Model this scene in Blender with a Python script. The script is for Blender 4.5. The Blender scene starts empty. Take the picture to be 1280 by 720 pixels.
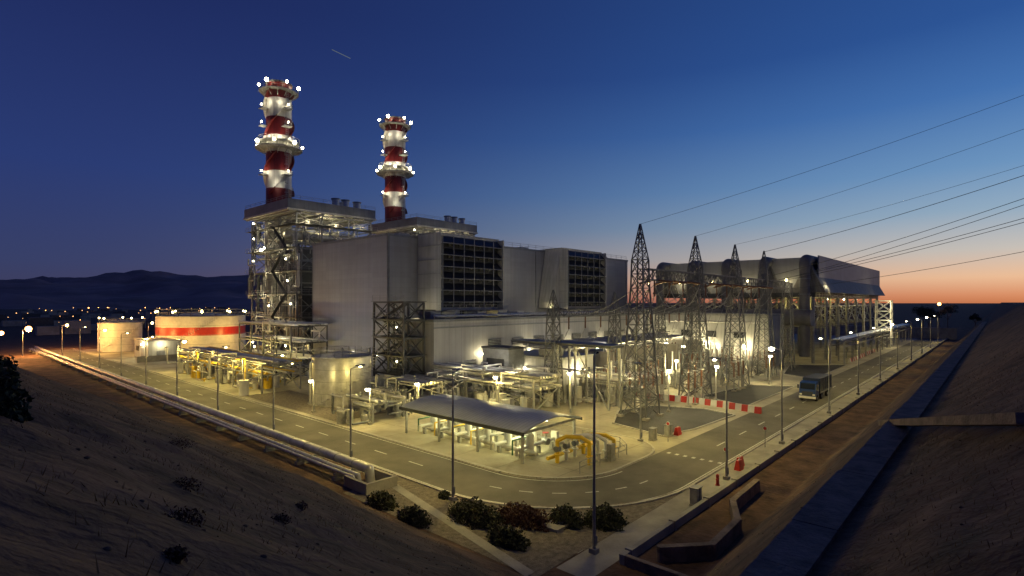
import bpy, math, random
from mathutils import Vector, noise
random.seed(7)
R=random.random
def U(a,b): return random.uniform(a,b)
scene=bpy.context.scene
scene.view_settings.view_transform='Standard'
scene.view_settings.look='None'
scene.view_settings.exposure=0
# ---------------------------------------------------------------- materials
def mk(name,col,rough=.6,metal=0.,var=.25,scale=.6,bump=.0,bscale=8.,emit=None,es=0.,panel=None,pdark=.6,col2=None,streak=0.):
    m=bpy.data.materials.new(name); m.use_nodes=True
    nt=m.node_tree; N=nt.nodes; L=nt.links
    bs=N['Principled BSDF']
    bs.inputs['Roughness'].default_value=rough; bs.inputs['Metallic'].default_value=metal
    tc=N.new('ShaderNodeTexCoord')
    nz=N.new('ShaderNodeTexNoise'); nz.inputs['Scale'].default_value=scale; nz.inputs['Detail'].default_value=7; nz.inputs['Roughness'].default_value=.62
    L.new(tc.outputs['Object'],nz.inputs['Vector'])
    rp=N.new('ShaderNodeValToRGB')
    rp.color_ramp.elements[0].position=.32; rp.color_ramp.elements[1].position=.68
    c2=col2 if col2 else [min(1,c*(1+var)) for c in col]
    c1=[c*(1-var) for c in col]
    rp.color_ramp.elements[0].color=(*c1,1); rp.color_ramp.elements[1].color=(*c2,1)
    L.new(nz.outputs['Fac'],rp.inputs['Fac'])
    out=rp.outputs['Color']
    if streak>0:
        mp=N.new('ShaderNodeMapping'); mp.inputs['Scale'].default_value=(1.6,1.6,.06); L.new(tc.outputs['Object'],mp.inputs[0])
        n3=N.new('ShaderNodeTexNoise'); n3.inputs['Scale'].default_value=1.; n3.inputs['Detail'].default_value=5; L.new(mp.outputs[0],n3.inputs['Vector'])
        r3=N.new('ShaderNodeValToRGB'); r3.color_ramp.elements[0].position=.35; r3.color_ramp.elements[1].position=.6
        v=1-streak; r3.color_ramp.elements[0].color=(v,v,v*.96,1); L.new(n3.outputs['Fac'],r3.inputs[0])
        m3=N.new('ShaderNodeMixRGB'); m3.blend_type='MULTIPLY'; m3.inputs[0].default_value=1; L.new(out,m3.inputs[1]); L.new(r3.outputs[0],m3.inputs[2]); out=m3.outputs[0]
    if panel:
        sx=N.new('ShaderNodeSeparateXYZ'); L.new(tc.outputs['Object'],sx.inputs[0])
        if panel[2]=='wall':
            ad=N.new('ShaderNodeMath'); ad.operation='ADD'; L.new(sx.outputs[0],ad.inputs[0]); L.new(sx.outputs[1],ad.inputs[1])
            cb=N.new('ShaderNodeCombineXYZ'); L.new(ad.outputs[0],cb.inputs[0]); L.new(sx.outputs[2],cb.inputs[1])
            vec=cb.outputs[0]
        else: vec=tc.outputs['Object']
        bk=N.new('ShaderNodeTexBrick'); bk.offset=0.0
        bk.inputs['Scale'].default_value=1; bk.inputs['Brick Width'].default_value=panel[0]; bk.inputs['Row Height'].default_value=panel[1]
        bk.inputs['Mortar Size'].default_value=panel[3]; bk.inputs['Color1'].default_value=(1,1,1,1)
        bk.inputs['Color2'].default_value=(.9,.9,.9,1); bk.inputs['Mortar'].default_value=(pdark,pdark,pdark,1)
        L.new(vec,bk.inputs['Vector'])
        mx=N.new('ShaderNodeMixRGB'); mx.blend_type='MULTIPLY'; mx.inputs[0].default_value=1
        L.new(out,mx.inputs[1]); L.new(bk.outputs['Color'],mx.inputs[2]); out=mx.outputs[0]
    L.new(out,bs.inputs['Base Color'])
    if bump>0:
        n2=N.new('ShaderNodeTexNoise'); n2.inputs['Scale'].default_value=bscale; n2.inputs['Detail'].default_value=6
        L.new(tc.outputs['Object'],n2.inputs['Vector'])
        bp=N.new('ShaderNodeBump'); bp.inputs['Strength'].default_value=bump; bp.inputs['Distance'].default_value=.15
        L.new(n2.outputs['Fac'],bp.inputs['Height']); L.new(bp.outputs[0],bs.inputs['Normal'])
    if emit:
        bs.inputs['Emission Color'].default_value=(*emit,1); bs.inputs['Emission Strength'].default_value=es
    return m
WARM=(1.0,.76,.20); WHITE=(1.,.84,.46); STK=(1.,.90,.64)
M=dict(
 hall=mk('hall_cladding',(.30,.31,.36),.55,.0,.08,.15,panel=(6,1.0,'wall',.025),pdark=.84,streak=.10),
 hall2=mk('pale_cladding',(.40,.40,.41),.55,.0,.1,.2,panel=(3,12,'wall',.04),pdark=.75,streak=.15),
 roof=mk('roof_sheet',(.18,.19,.21),.5,.2,.2,.3,panel=(1.2,40,'flat',.03),pdark=.6),
 white=mk('white_paint',(.68,.67,.62),.5,0,.12,.8),
 white2=mk('white_cladding',(.50,.50,.48),.5,0,.1,.3,panel=(1.2,30,'wall',.04),pdark=.8,streak=.18),
 stackw=mk('chimney_white_paint',(.66,.64,.60),.5,0,.12,.8,streak=.25),
 stackr=mk('chimney_red_paint',(.13,.008,.009),.5,0,.25,.6,streak=.3),
 grey=mk('grey_steel',(.21,.22,.24),.5,.25,.2,1.),
 dark=mk('dark_steel',(.06,.065,.075),.5,.3,.3,1.),
 lat=mk('lattice_steel',(.15,.155,.16),.5,.3,.2,1.),
 galv=mk('galvanised_steel',(.34,.34,.33),.5,.3,.25,2.),
 silver=mk('aluminium_lagging',(.52,.51,.49),.38,.5,.2,1.2),
 duct=mk('painted_steam_duct',(.17,.165,.165),.65,.05,.2,.6),
 louver=mk('louver_dark',(.022,.024,.03),.5,.1,.3,1.),
 conc=mk('concrete',(.32,.30,.26),.85,0,.28,.35,.3,6.),
 bandc=mk('weathered_concrete',(.20,.155,.125),.95,0,.45,.9,.7,6.),
 slab=mk('concrete_slab',(.40,.37,.28),.8,0,.38,.13,.2,5.,panel=(6,6,'flat',.04),pdark=.55),
 asph=mk('asphalt',(.05,.049,.047),.75,0,.35,.22,.3,30.),
 asph2=mk('asphalt_worn',(.14,.13,.10),.8,0,.36,.16,.3,30.),
 gravel=mk('gravel',(.20,.17,.13),.9,0,.45,2.5,.8,14.),
 kerb=mk('kerb_stone',(.5,.48,.42),.8,0,.15,2.,panel=(1,1,'flat',.03)),
 paint=mk('road_paint',(.62,.62,.56),.7,0,.35,4.),
 yellow=mk('yellow_paint',(.75,.5,.03),.4,0,.12,1.),
 blue=mk('blue_paint',(.015,.05,.20),.3,0,.15,1.),
 navy=mk('navy_tarpaulin',(.012,.025,.08),.6,0,.2,1.),
 redp=mk('red_plastic',(.5,.03,.02),.4,0,.15,1.),
 glass=mk('dark_glass',(.02,.025,.03),.08,0,.1,1.),
 rubber=mk('rubber',(.02,.02,.02),.8,0,.2,3.),
 green=mk('green_paint',(.06,.16,.09),.5,0,.2,1.),
 insul=mk('brown_porcelain',(.20,.10,.06),.3,0,.2,3.),
 leaf=mk('foliage',(.028,.038,.016),.75,0,.45,2.5,col2=(.07,.075,.03)),
 leafd=mk('dark_foliage',(.018,.028,.012),.8,0,.45,2.5),
 leafb=mk('brown_foliage',(.08,.035,.02),.8,0,.4,2.5),
 drygrass=mk('dry_grass',(.16,.095,.045),.9,0,.4,2.),
 stone=mk('slope_stone',(.10,.065,.045),.95,0,.3,2.),
 hills=mk('hills_scrub',(.34,.19,.17),.95,0,.4,.004,.0),
 lampw=mk('lamp_white',(.9,.9,.8),.5,emit=(1,.88,.56),es=40),
 lampy=mk('lamp_sodium',(.9,.8,.5),.5,emit=(1,.78,.30),es=28),
 lampo=mk('lamp_orange',(.9,.6,.3),.5,emit=(1,.42,.10),es=16),
 town=mk('town_lamp',(.9,.6,.3),.5,emit=(1,.5,.18),es=3.),
 tube=mk('fluorescent_tube',(.9,.9,.8),.5,emit=(.97,1,.62),es=7),
)
# ---------------------------------------------------------------- mesh builder
class B:
    def __init__(s,name): s.n=name; s.v=[]; s.f=[]; s.mi=[]; s.ms=[]; s.sm=[]
    def _m(s,m):
        m=M[m] if isinstance(m,str) else m
        if m not in s.ms: s.ms.append(m)
        return s.ms.index(m)
    def add(s,vs,fs,m,smooth=False):
        o=len(s.v); k=s._m(m); s.v+= [tuple(p) for p in vs]
        for f in fs: s.f.append(tuple(o+i for i in f)); s.mi.append(k); s.sm.append(smooth)
    def box(s,x0,y0,z0,x1,y1,z1,m):
        s.add([(x0,y0,z0),(x1,y0,z0),(x1,y1,z0),(x0,y1,z0),(x0,y0,z1),(x1,y0,z1),(x1,y1,z1),(x0,y1,z1)],
          [(0,3,2,1),(4,5,6,7),(0,1,5,4),(1,2,6,5),(2,3,7,6),(3,0,4,7)],m)
    def beam(s,p,q,w,m,h=None):
        p=Vector(p);q=Vector(q);d=q-p
        if d.length<1e-5: return
        d.normalize(); up=Vector((0,0,1)) if abs(d.z)<.95 else Vector((1,0,0))
        a=d.cross(up).normalized()*(w/2); b=a.cross(d).normalized()*((h or w)/2)
        s.add([p-a-b,p+a-b,p+a+b,p-a+b,q-a-b,q+a-b,q+a+b,q-a+b],[(0,1,2,3),(7,6,5,4),(0,4,5,1),(1,5,6,2),(2,6,7,3),(3,7,4,0)],m)
    def cyl(s,p,q,r,m,n=12,r2=None,caps=True):
        p=Vector(p);q=Vector(q);d=(q-p)
        if d.length<1e-6: return
        d.normalize(); r2=r if r2 is None else r2
        up=Vector((0,0,1)) if abs(d.z)<.95 else Vector((1,0,0))
        a=d.cross(up).normalized(); b=a.cross(d).normalized()
        vs=[]
        for i in range(n):
            t=2*math.pi*i/n; vs.append(p+(a*math.cos(t)+b*math.sin(t))*r)
        for i in range(n):
            t=2*math.pi*i/n; vs.append(q+(a*math.cos(t)+b*math.sin(t))*r2)
        s.add(vs,[(i,n+i,n+(i+1)%n,(i+1)%n) for i in range(n)],m,True)
        if caps: s.add(vs,[tuple(range(n)),tuple(range(2*n-1,n-1,-1))],m)
    def sph(s,c,r,m,n=8,k=5,sz=1.):
        vs=[];fs=[]
        for j in range(k+1):
            ph=math.pi*j/k
            for i in range(n):
                t=2*math.pi*i/n; vs.append((c[0]+r*math.sin(ph)*math.cos(t),c[1]+r*math.sin(ph)*math.sin(t),c[2]+sz*r*math.cos(ph)))
        for j in range(k):
            for i in range(n): fs.append((j*n+i,(j+1)*n+i,(j+1)*n+(i+1)%n,j*n+(i+1)%n))
        s.add(vs,fs,m,True)
    def pipe(s,pts,r,m,n=8):
        for a,b in zip(pts[:-1],pts[1:]): s.cyl(a,b,r,m,n)
        for a in pts[1:-1]: s.sph(a,r*1.03,m,n,5)
    def prism(s,poly,z0,z1,m,side=None):
        n=len(poly); vs=[(x,y,z0) for x,y in poly]+[(x,y,z1) for x,y in poly]
        s.add(vs,[tuple(range(n,2*n))],m); s.add(vs,[tuple(range(n-1,-1,-1))],m)
        s.add(vs,[(i,(i+1)%n,n+(i+1)%n,n+i) for i in range(n)],side or m)
    def strip(s,A,Bp,z,m):
        n=len(A); s.add([(x,y,z) for x,y in A]+[(x,y,z) for x,y in Bp],[(i,i+1,n+i+1,n+i) for i in range(n-1)],m)
    def kerb(s,P,w,z0,z1,m):
        for i,(a,b) in enumerate(zip(P[:-1],P[1:])):
            s.beam((a[0],a[1],(z0+z1)/2),(b[0],b[1],(z0+z1)/2),w,m,z1-z0)
    def rail(s,P,h,m,t=.05,step=2.,closed=False):
        Q=P+[P[0]] if closed else P
        for a,b in zip(Q[:-1],Q[1:]):
            a=Vector(a);b=Vector(b); L=(b-a).length; k=max(1,int(L/step))
            for e in (1,.55): s.beam(a+Vector((0,0,h*e)),b+Vector((0,0,h*e)),t,m)
            for i in range(k+1):
                p=a+(b-a)*i/k; s.beam(p,p+Vector((0,0,h)),t,m)
    def lattice(s,cx,cy,z0,z1,w0,w1,n,m,t=.14,tb=.09):
        def cs(k):
            f=k/n; w=(w0+(w1-w0)*f)/2; z=z0+(z1-z0)*f
            return [Vector((cx+a*w,cy+b*w,z)) for a,b in ((-1,-1),(1,-1),(1,1),(-1,1))]
        for k in range(n):
            A=cs(k);C=cs(k+1)
            for i in range(4):
                j=(i+1)%4
                s.beam(A[i],C[i],t,m); s.beam(A[i],C[j],tb,m); s.beam(A[j],C[i],tb,m); s.beam(C[i],C[j],tb,m)
    def truss(s,p,q,w,h,n,m,t=.12,tb=.08):
        p=Vector(p);q=Vector(q);d=(q-p); dn=d.normalized(); a=dn.cross(Vector((0,0,1)))*w/2; u=Vector((0,0,h/2))
        def cs(k):
            c=p+d*k/n; return [c-a-u,c+a-u,c+a+u,c-a+u]
        for k in range(n):
            A=cs(k);C=cs(k+1)
            for i in range(4):
                j=(i+1)%4; s.beam(A[i],C[i],t,m)
                if k%2: s.beam(A[i],C[j],tb,m)
                else: s.beam(A[j],C[i],tb,m)
                s.beam(C[i],C[j],tb,m)
    def frame(s,xs,ys,zs,m,t=.3,brace=.5,floor=None):
        for x in xs:
            for y in ys: s.beam((x,y,0),(x,y,zs[-1]),t,m)
        for z in zs:
            for x in xs: s.beam((x,ys[0],z),(x,ys[-1],z),t*.8,m)
            for y in ys: s.beam((xs[0],y,z),(xs[-1],y,z),t*.8,m)
            if floor: s.box(xs[0]-.4,ys[0]-.4,z+.15,xs[-1]+.4,ys[-1]+.4,z+.22,floor)
        Z=[0]+list(zs)
        for a,b in zip(Z[:-1],Z[1:]):
            for x in (xs[0],xs[-1]):
                for c,d in zip(ys[:-1],ys[1:]):
                    if R()<brace: s.beam((x,c,a),(x,d,b),t*.5,m); s.beam((x,d,a),(x,c,b),t*.5,m)
            for y in (ys[0],ys[-1]):
                for c,d in zip(xs[:-1],xs[1:]):
                    if R()<brace: s.beam((c,y,a),(d,y,b),t*.5,m); s.beam((d,y,a),(c,y,b),t*.5,m)
    def done(s,loc=None):
        me=bpy.data.meshes.new(s.n); me.from_pydata(s.v,[],s.f)
        for m in s.ms: me.materials.append(m)
        me.polygons.foreach_set('material_index',s.mi); me.polygons.foreach_set('use_smooth',s.sm)
        me.update()
        o=bpy.data.objects.new(s.n,me); scene.collection.objects.link(o)
        if loc: o.location=loc
        return o
GL=1.7
def light(parent,loc,power,col=WARM,r=.2,name='lamp_light'):
    l=bpy.data.lights.new(name,'POINT'); l.energy=power*GL; l.color=col; l.shadow_soft_size=r
    o=bpy.data.objects.new(name,l); scene.collection.objects.link(o)
    o.location=Vector(loc)-(parent.location if parent else Vector())
    if parent: o.parent=parent
    return o
def spot(parent,loc,tgt,power,col=WARM,ang=110,r=.3,blend=.8):
    l=bpy.data.lights.new('floodlight','SPOT'); l.energy=power; l.color=col; l.shadow_soft_size=r
    l.spot_size=math.radians(ang); l.spot_blend=blend
    o=bpy.data.objects.new('floodlight',l); scene.collection.objects.link(o)
    o.location=Vector(loc)-(parent.location if parent else Vector()); d=Vector(tgt)-Vector(loc); o.rotation_euler=d.to_track_quat('-Z','Y').to_euler()
    if parent: o.parent=parent
def sm(a,b,x):
    t=min(1,max(0,(x-a)/(b-a))); return t*t*(3-2*t)
# ---------------------------------------------------------------- ground
def height(X,Y):
    s=.6*(24-X)
    if s>14.4: s=14.4+ (s-14.4)*.03
    s=max(0,s)*(1-sm(52,105,Y))
    if Y>=13: g=0
    elif Y>5.9: g=(13-Y)*1.09
    elif Y>4.0: g=7.75
    elif Y>-5: g=7.75+(4.0-Y)*.82
    else: g=15.13
    z=max(s,g)
    if z>.05:
        a=min(1,z/2.)
        flat=0.0 if (3.6<Y<6.3 and g>=s) else 1
        z+=a*flat*(noise.noise(Vector((X*.35,Y*.35,0)))*.28+noise.noise(Vector((X*.08,Y*.08,3)))*.5-.15+noise.noise(Vector((X*1.1,Y*1.1,7)))*.10)
        if X*X+Y*Y<9: z=min(z,14.4)
    return z
def axis(fine0,fine1,st,mid,mst,far):
    a=[];x=fine0
    while x<fine1: a.append(x); x+=st
    while x<mid: a.append(x); x+=mst
    s=mst
    while x<far: a.append(x); s*=1.2; x+=s
    a.append(far); b=[];x=fine0;s=st
    while x>-far: s*=1.25; x-=s; b.append(x)
    return b[::-1]+a
xs=axis(-15,60,.5,330,4,14000); ys=axis(-15,40,.3,130,2.5,14000)
vs=[(x,y,height(x,y)) for y in ys for x in xs]; nx=len(xs)
fs=[(j*nx+i,j*nx+i+1,(j+1)*nx+i+1,(j+1)*nx+i) for j in range(len(ys)-1) for i in range(nx-1)]
earth=mk('dry_earth',(.070,.036,.022),.95,0,.55,.45,.9,3.,col2=(.17,.095,.058))
g=B('ground'); g.add(vs,fs,earth,True); g.done()
yd=B('concrete_yard')
yd.add([(36,26,.010),(300,26,.010),(300,230,.010),(36,230,.010)],[(0,1,2,3)],'slab'); yd.done()
def arc(cx,cy,r,a0,a1,n):
    return [(cx+r*math.cos(math.radians(a0+(a1-a0)*i/n)),cy+r*math.sin(math.radians(a0+(a1-a0)*i/n))) for i in range(n+1)]
out=[(30,235)]+[(30,y) for y in (150,90,50)]+arc(45,35,15,180,270,24)+[(x,20) for x in (70,120,200,299)]
inn=[(37,235)]+[(37,y) for y in (150,90,50)]+arc(45,35,8,180,270,24)+[(x,27) for x in (70,120,200,299)]
rd=B('road'); rd.strip(inn,out,.022,'asph2'); rd.done()
mkk=B('road_markings')
for i in range(28):
    yy=42+i*6; mkk.box(33.4,yy,.024,33.55,yy+2.2,.028,'paint')
for i in range(34):
    xx=60+i*7; mkk.box(xx,23.4,.024,xx+2.4,23.55,.028,'paint')
for k,(a0) in enumerate(range(190,270,14)):
    P=arc(45,35,11.6,a0,a0+6,3);Q=arc(45,35,11.45,a0,a0+6,3); mkk.strip(Q,P,.028,'paint')
for i in range(7): mkk.box(53.6,20.6+i*.9,.024,54.1,20.95+i*.9,.028,'paint')
o2=[(30.35,235)]+[(30.35,y) for y in (150,90,50)]+arc(45,35,14.65,180,270,24)+[(x,20.35) for x in (70,120,200,299)]
o3=[(30.47,235)]+[(30.47,y) for y in (150,90,50)]+arc(45,35,14.53,180,270,24)+[(x,20.47) for x in (70,120,200,299)]
mkk.strip(o3,o2,.027,'paint')
i2=[(36.65,235)]+[(36.65,y) for y in (150,90,50)]+arc(45,35,8.35,180,270,24)
i3=[(36.53,235)]+[(36.53,y) for y in (150,90,50)]+arc(45,35,8.47,180,270,24)
mkk.strip(i2,i3,.027,'paint'); mkk.done()
pv=B('pavement')
pv.add([(26,17.6,.012),(300,17.6,.012),(300,19.9,.012),(26,19.9,.012)],[(0,1,2,3)],'conc')
pv.add([(28.4,20,.013),(29.9,20,.013),(29.9,235,.013),(28.4,235,.013)],[(0,1,2,3)],'conc'); pv.done()
kb=B('kerb'); kb.kerb(out,.22,0,.13,'kerb'); kb.kerb(inn[:5],.22,0,.13,'kerb'); kb.done()
gb=B('gravel_bed'); gb.prism([(24.2,20),(29.9,20.1),(33,22),(31.6,27),(29.9,31),(29.9,41),(24.2,41)],-.1,.018,'gravel')
gb.add([(29,19.9,.03),(46,19.9,.03),(40,21.2,.03),(35.2,24,.03),(31.2,29.5,.03),(29,33,.03)],[(0,1,2,3,4,5)],'gravel'); gb.done()
ft=B('footpath')
ft.add([(28.7,40,.04),(27.9,40,.04),(23.9,20.5,.04),(24.7,20.5,.04)],[(0,1,2,3)],'conc'); 
ft.box(29.9,22.8,.03,31.3,24.2,.22,'conc'); ft.done()
isl=[(37.2,58)]+[(37.2,50)]+arc(45,35,7.8,180,270,16)+[(50,27.2)]+arc(51,33,5.8,270,360,12)+[(56.8,58)]
ti=B('traffic_island'); ti.prism(isl,0,.11,'slab','kerb'); ti.kerb(isl,.25,0,.14,'kerb')
ti.done()
ap=B('asphalt_patch')
PA=([(60,30),(66,28.6),(78,28),(79.5,33),(77,40),(70,42),(62,38)],[(86,29),(112,29),(108,36),(90,38)],[(126,29),(160,29),(150,40),(130,36)])
for P in PA: ap.add([(x,y,.03) for x,y in P],[tuple(range(len(P)))],'asph')
ap.add([(38,66,.03),(46,66,.03),(46,96,.03),(38,96,.03)],[(0,1,2,3)],'gravel')
ap.done()
kb=B('kerb')
for P in PA: kb.kerb(P+[P[0]],.25,0,.14,'kerb')
kb.done()
bw=B('boundary_wall'); bw.box(29,17.0,-.2,300,17.35,.6,'conc'); bw.box(29,10,-.2,29.35,16.99,.6,'bandc')
for i in range(46): bw.box(29.8+i*6,16.93,-.2,30.1+i*6,17.42,.68,'conc')
bw.done()
rw=B('retaining_wall'); rw.box(300.2,14,-.2,301,140,5,'conc')
for i in range(20): rw.box(300,16+i*6,-.2,300.19,16.5+i*6,5,'conc')
rw.done()
dc=B('drainage_channel')
x=-14.
while x<299:
    x1=min(299,x+4); dz=noise.noise(Vector((x*.2,2,2)))*.05
    dc.box(x,4.3,7.4,x1-.04,5.75+noise.noise(Vector((x*.4,5,2)))*.15,7.92+dz,'bandc'); x=x1
dc.done()
hw=B('culvert_headwall')
P=[(31,15.6),(33.5,13.4),(38.5,13.6),(42,15.2),(48,15.4)]
for a,b in zip(P[:-1],P[1:]): hw.beam((a[0],a[1],.4),(b[0],b[1],.4),.45,'bandc',1.1)
for a in P: hw.cyl((a[0],a[1],-.1),(a[0],a[1],.96),.26,'bandc')
hw.done()
cb=B('concrete_beam'); cb.beam((49,6.6,6.9),(25,-.7,12.1),.7,'bandc',.4)
cb.done()
# ---------------------------------------------------------------- hills and town
FW=Vector((.742,.670,0)); RT=Vector((.670,-.742,0))
h=B('hills'); vs=[];fs=[]; na=130; nr=30
def hz(p,D,t):
    msk=1-sm(-.45,.1,t)
    n=noise.fractal(Vector((p.x*.0011,p.y*.0011,1.7)),1.,2.,6)
    env=sm(900,3800,D)*(1-.15*sm(4000,5600,D))
    return -3+msk*env*(160+75*n)+msk*sm(900,1500,D)*noise.fractal(Vector((p.x*.004,p.y*.004,5)),1,2,4)*26
for j in range(nr):
    D=900+j*165
    for i in range(na):
        t=-1.9+i*(2.15/(na-1)); p=FW*D+RT*(t*D)
        vs.append((p.x,p.y,hz(p,D,t)))
for j in range(nr-1):
    for i in range(na-1): fs.append((j*na+i,j*na+i+1,(j+1)*na+i+1,(j+1)*na+i))
h.add(vs,fs,'hills',True); h.done()
tw=B('distant_town')
for i in range(150):
    D=U(260,1100); t=U(-1.3,-.44); p=FW*D+RT*(t*D)
    if p.x<30: continue
    w=U(4,14)
    tw.box(p.x,p.y,-1,p.x+w,p.y+w*.7,U(3,7),'conc' if R()<.5 else 'dark')
    if R()<.8:
        q=p+Vector((U(-9,9),U(-9,9),0)); tw.cyl((q.x,q.y,0),(q.x,q.y,6),.1,'dark',4)
        tw.sph((q.x,q.y,6),D*.0007*U(.5,1.2),random.choice(['town','town','town','lampo']),5,4)
tw.done()
for (x,y,c,pw,rr) in ((21.8,214,'lampo',9000,.8),(14,190,'lampo',4000,.5),(34,236,'lampo',3000,.45),(60,240,'lampy',900,.4)):
    b=B('street_lamp'); b.cyl((0,0,0),(0,0,8),.12,'galv',8,.07); b.beam((0,0,8),(1.2,0,8.3),.1,'galv'); b.sph((1.3,0,8.15),rr,c,10,8)
    o=b.done((x,y,0)); light(o,(x+1.3,y,6.9),pw,(1,.45,.12),.3)
# ---------------------------------------------------------------- halls
th=B('turbine_hall')
th.box(62,88.5,-.1,153,118,29.0,'hall')
th.box(61.85,88.35,29.0,153.15,118.15,29.5,'grey')
th.box(61.8,88.3,0,61.99,118.2,1.2,'dark')
for x in range(70,152,10): th.box(x,96,29.5,x+3,100,31,'galv')
th.rail([(62.3,88.8,29.5),(152.7,88.8,29.5)],1.1,'grey',.06,3)
th.box(61.9,108,0,61.98,112,4.5,'grey')
for yy in (92,101): th.sph((61.7,yy,5.5),.14,'lampw')
for yy in (88.6,117.9): th.box(61.86,yy-.1,0,61.98,yy+.1,29,'grey')
for x in (62.2,90.5,107,131,152): th.box(x-.1,88.36,12.9,x+.1,88.49,29,'grey')
tho=th.done()
lb=B('low_annex_building')
lb.box(62.3,75,-.1,148,88.3,12.5,'hall2'); lb.box(62.1,74.8,12.5,148.2,88.34,12.95,'roof')
lb.box(62.2,74.9,0,148,74.99,.9,'conc')
lb.box(62.2,74.87,11.3,148,74.99,11.55,'grey')
lb.box(66.6,74.7,0,72.9,74.99,4.9,'grey'); lb.box(67,74.66,0,69.7,74.69,4.5,'dark'); lb.box(69.8,74.66,0,72.5,74.69,4.5,'dark')
for x in range(76,146,7):
    lb.box(x,74.88,7.2,x+3.6,74.98,8.7,'louver')
    for k in range(5): lb.beam((x,74.84,7.35+k*.3),(x+3.6,74.84,7.35+k*.3),.05,'galv',.12)
lb.rail([(62.5,75.1,12.95),(148,75.1,12.95)],1.1,'galv',.06,2.5)
for i in range(14):
    x=64+i*6; lb.box(x,78,12.95,x+U(1,3),80+U(0,2),12.95+U(.5,1.6),random.choice(['galv','grey','white']))
lb.pipe([(64,76.2,13.4),(147,76.2,13.4)],.16,'silver'); lb.pipe([(64,77,13.5),(147,77,13.5)],.22,'silver')
for x in range(74,148,14): lb.sph((x,74.6,6.),.18,'lampw')
lbo=lb.done()
for x in range(74,148,14): light(lbo,(x,73.4,6),300,WHITE,.2)
spot(tho,(44,100,9),(62,103,15),2800,(.95,.93,.92),140)
spot(lbo,(60,58,8),(68,75,9),1500,(1,.93,.78),130)
spot(lbo,(95,60,8),(98,75,11),1500,(1,.93,.78),140)
# intake filter houses
def intake(x0,duct):
    b=B('air_intake_filter_house'); x1=x0+18; y0=82;y1=88.2;z0=14.6;z1=29.6
    b.box(x0,y0+.6,z0,x1,y1,z1,'white2')
    b.box(x0-.1,y0+.5,z1,x1+.1,y1,z1+.3,'galv')
    b.box(x0+.4,y0+.52,z0+.4,x1-.3,y0+.59,z1-.3,'louver')
    nr=6; hh=(z1-z0-1)/nr
    for r in range(nr):
        za=z0+.7+r*hh
        b.add([(x0+.5,y0+.50,za+hh*.95),(x1-.4,y0+.50,za+hh*.95),(x1-.4,y0-1.0,za+hh*.38),(x0+.5,y0-1.0,za+hh*.38),
               (x0+.5,y0+.50,za+hh*.90),(x1-.4,y0+.50,za+hh*.90),(x1-.4,y0-.95,za+hh*.33),(x0+.5,y0-.95,za+hh*.33)],
               [(0,3,2,1),(4,5,6,7),(0,4,7,3),(1,2,6,5),(2,3,7,6)],'louver')
        b.beam((x0+.5,y0-1.0,za+hh*.33),(x1-.4,y0-1.0,za+hh*.33),.1,'grey',.12)
    for k in range(7):
        x=x0+.5+k*(18-.9)/6; b.beam((x,y0-1.02,z0+.3),(x,y0-1.02,z1-.4),.14,'grey')
        for r in range(nr):
            za=z0+.7+r*hh
            b.add([(x,y0+.5,za+hh*.9),(x,y0-.98,za+hh*.33),(x,y0+.5,za+hh*.1)],[(0,1,2)],'grey')
    b.box(x0,y0-1.05,z0,x0+.15,y0+.58,z1,'white2'); b.box(x1-.15,y0-1.05,z0,x1,y0+.58,z1,'white2')
    b.box(x0,y0-1.05,z0-.2,x1,y0+.58,z0,'galv')
    for x in (x0+.6,x0+6,x0+12,x1-.6):
        for yy in (y0,y1-.6): b.beam((x,yy,12.95),(x,yy,z0-.2),.35,'dark')
    b.rail([(x0-1,y0-1.6,z0-.2),(x1+1,y0-1.6,z0-.2)],1.1,'galv',.06,1.8)
    b.box(x0-1,y0-1.7,z0-.35,x1+1,y0-1.06,z0-.22,'dark')
    if duct:
        b.add([(x0-duct,83.2,14.6),(x0-.02,83.2,14.6),(x0-.02,83.2,29),(x0-duct,83.2,16),
           (x0-duct,88.2,14.6),(x0-.02,88.2,14.6),(x0-.02,88.2,29),(x0-duct,88.2,16)],
          [(0,1,2,3),(7,6,5,4),(0,3,7,4),(3,2,6,7)],'white2')
    for k in range(5): b.box(x0-.12,y0-1,z0+1.4+k*2.8,x0-.01,y1,z0+1.5+k*2.8,'galv')
    b.lattice(x1+2.4,86.2,12.95,30,2.4,2.4,8,'galv',.14,.09)
    for z in (16,24): b.sph((x1+2.4,85.2,z),.16,'lampw')
    o=b.done()
    light(o,(x1+3.2,84.2,20),260,WHITE,.2); light(o,(x0+9,80.2,13.6),80,WARM,.2); light(o,(x0-3.5,84,14.5),110,WHITE,.2)
    return o
intake(69,0); intake(110.5,2.6)
st=B('stair_tower')
st.frame([57.2,61.6],[77,81.5,86],[3.2,6.4,9.6,12.8,16],'dark',.3,1,'dark')
for k in range(5):
    z=k*3.2; a,b_=(77.5,85.5) if k%2 else (85.5,77.5)
    st.beam((58.6,a,z+.2),(58.6,b_,z+3.3),.9,'dark',.12); st.rail([(58.1,a,z+.2),(58.1,b_,z+3.3)],1,'grey',.05,2)
    st.rail([(57,76.8,z+3.4),(57,86.2,z+3.4)],1.1,'grey',.05,2)
for z in (4,10): st.sph((57.2,79,z+1.6),.13,'lampw')
sto=st.done(); light(sto,(56.3,80,5.5),50,WARM); light(sto,(56.3,83,12),30,WARM)
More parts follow.
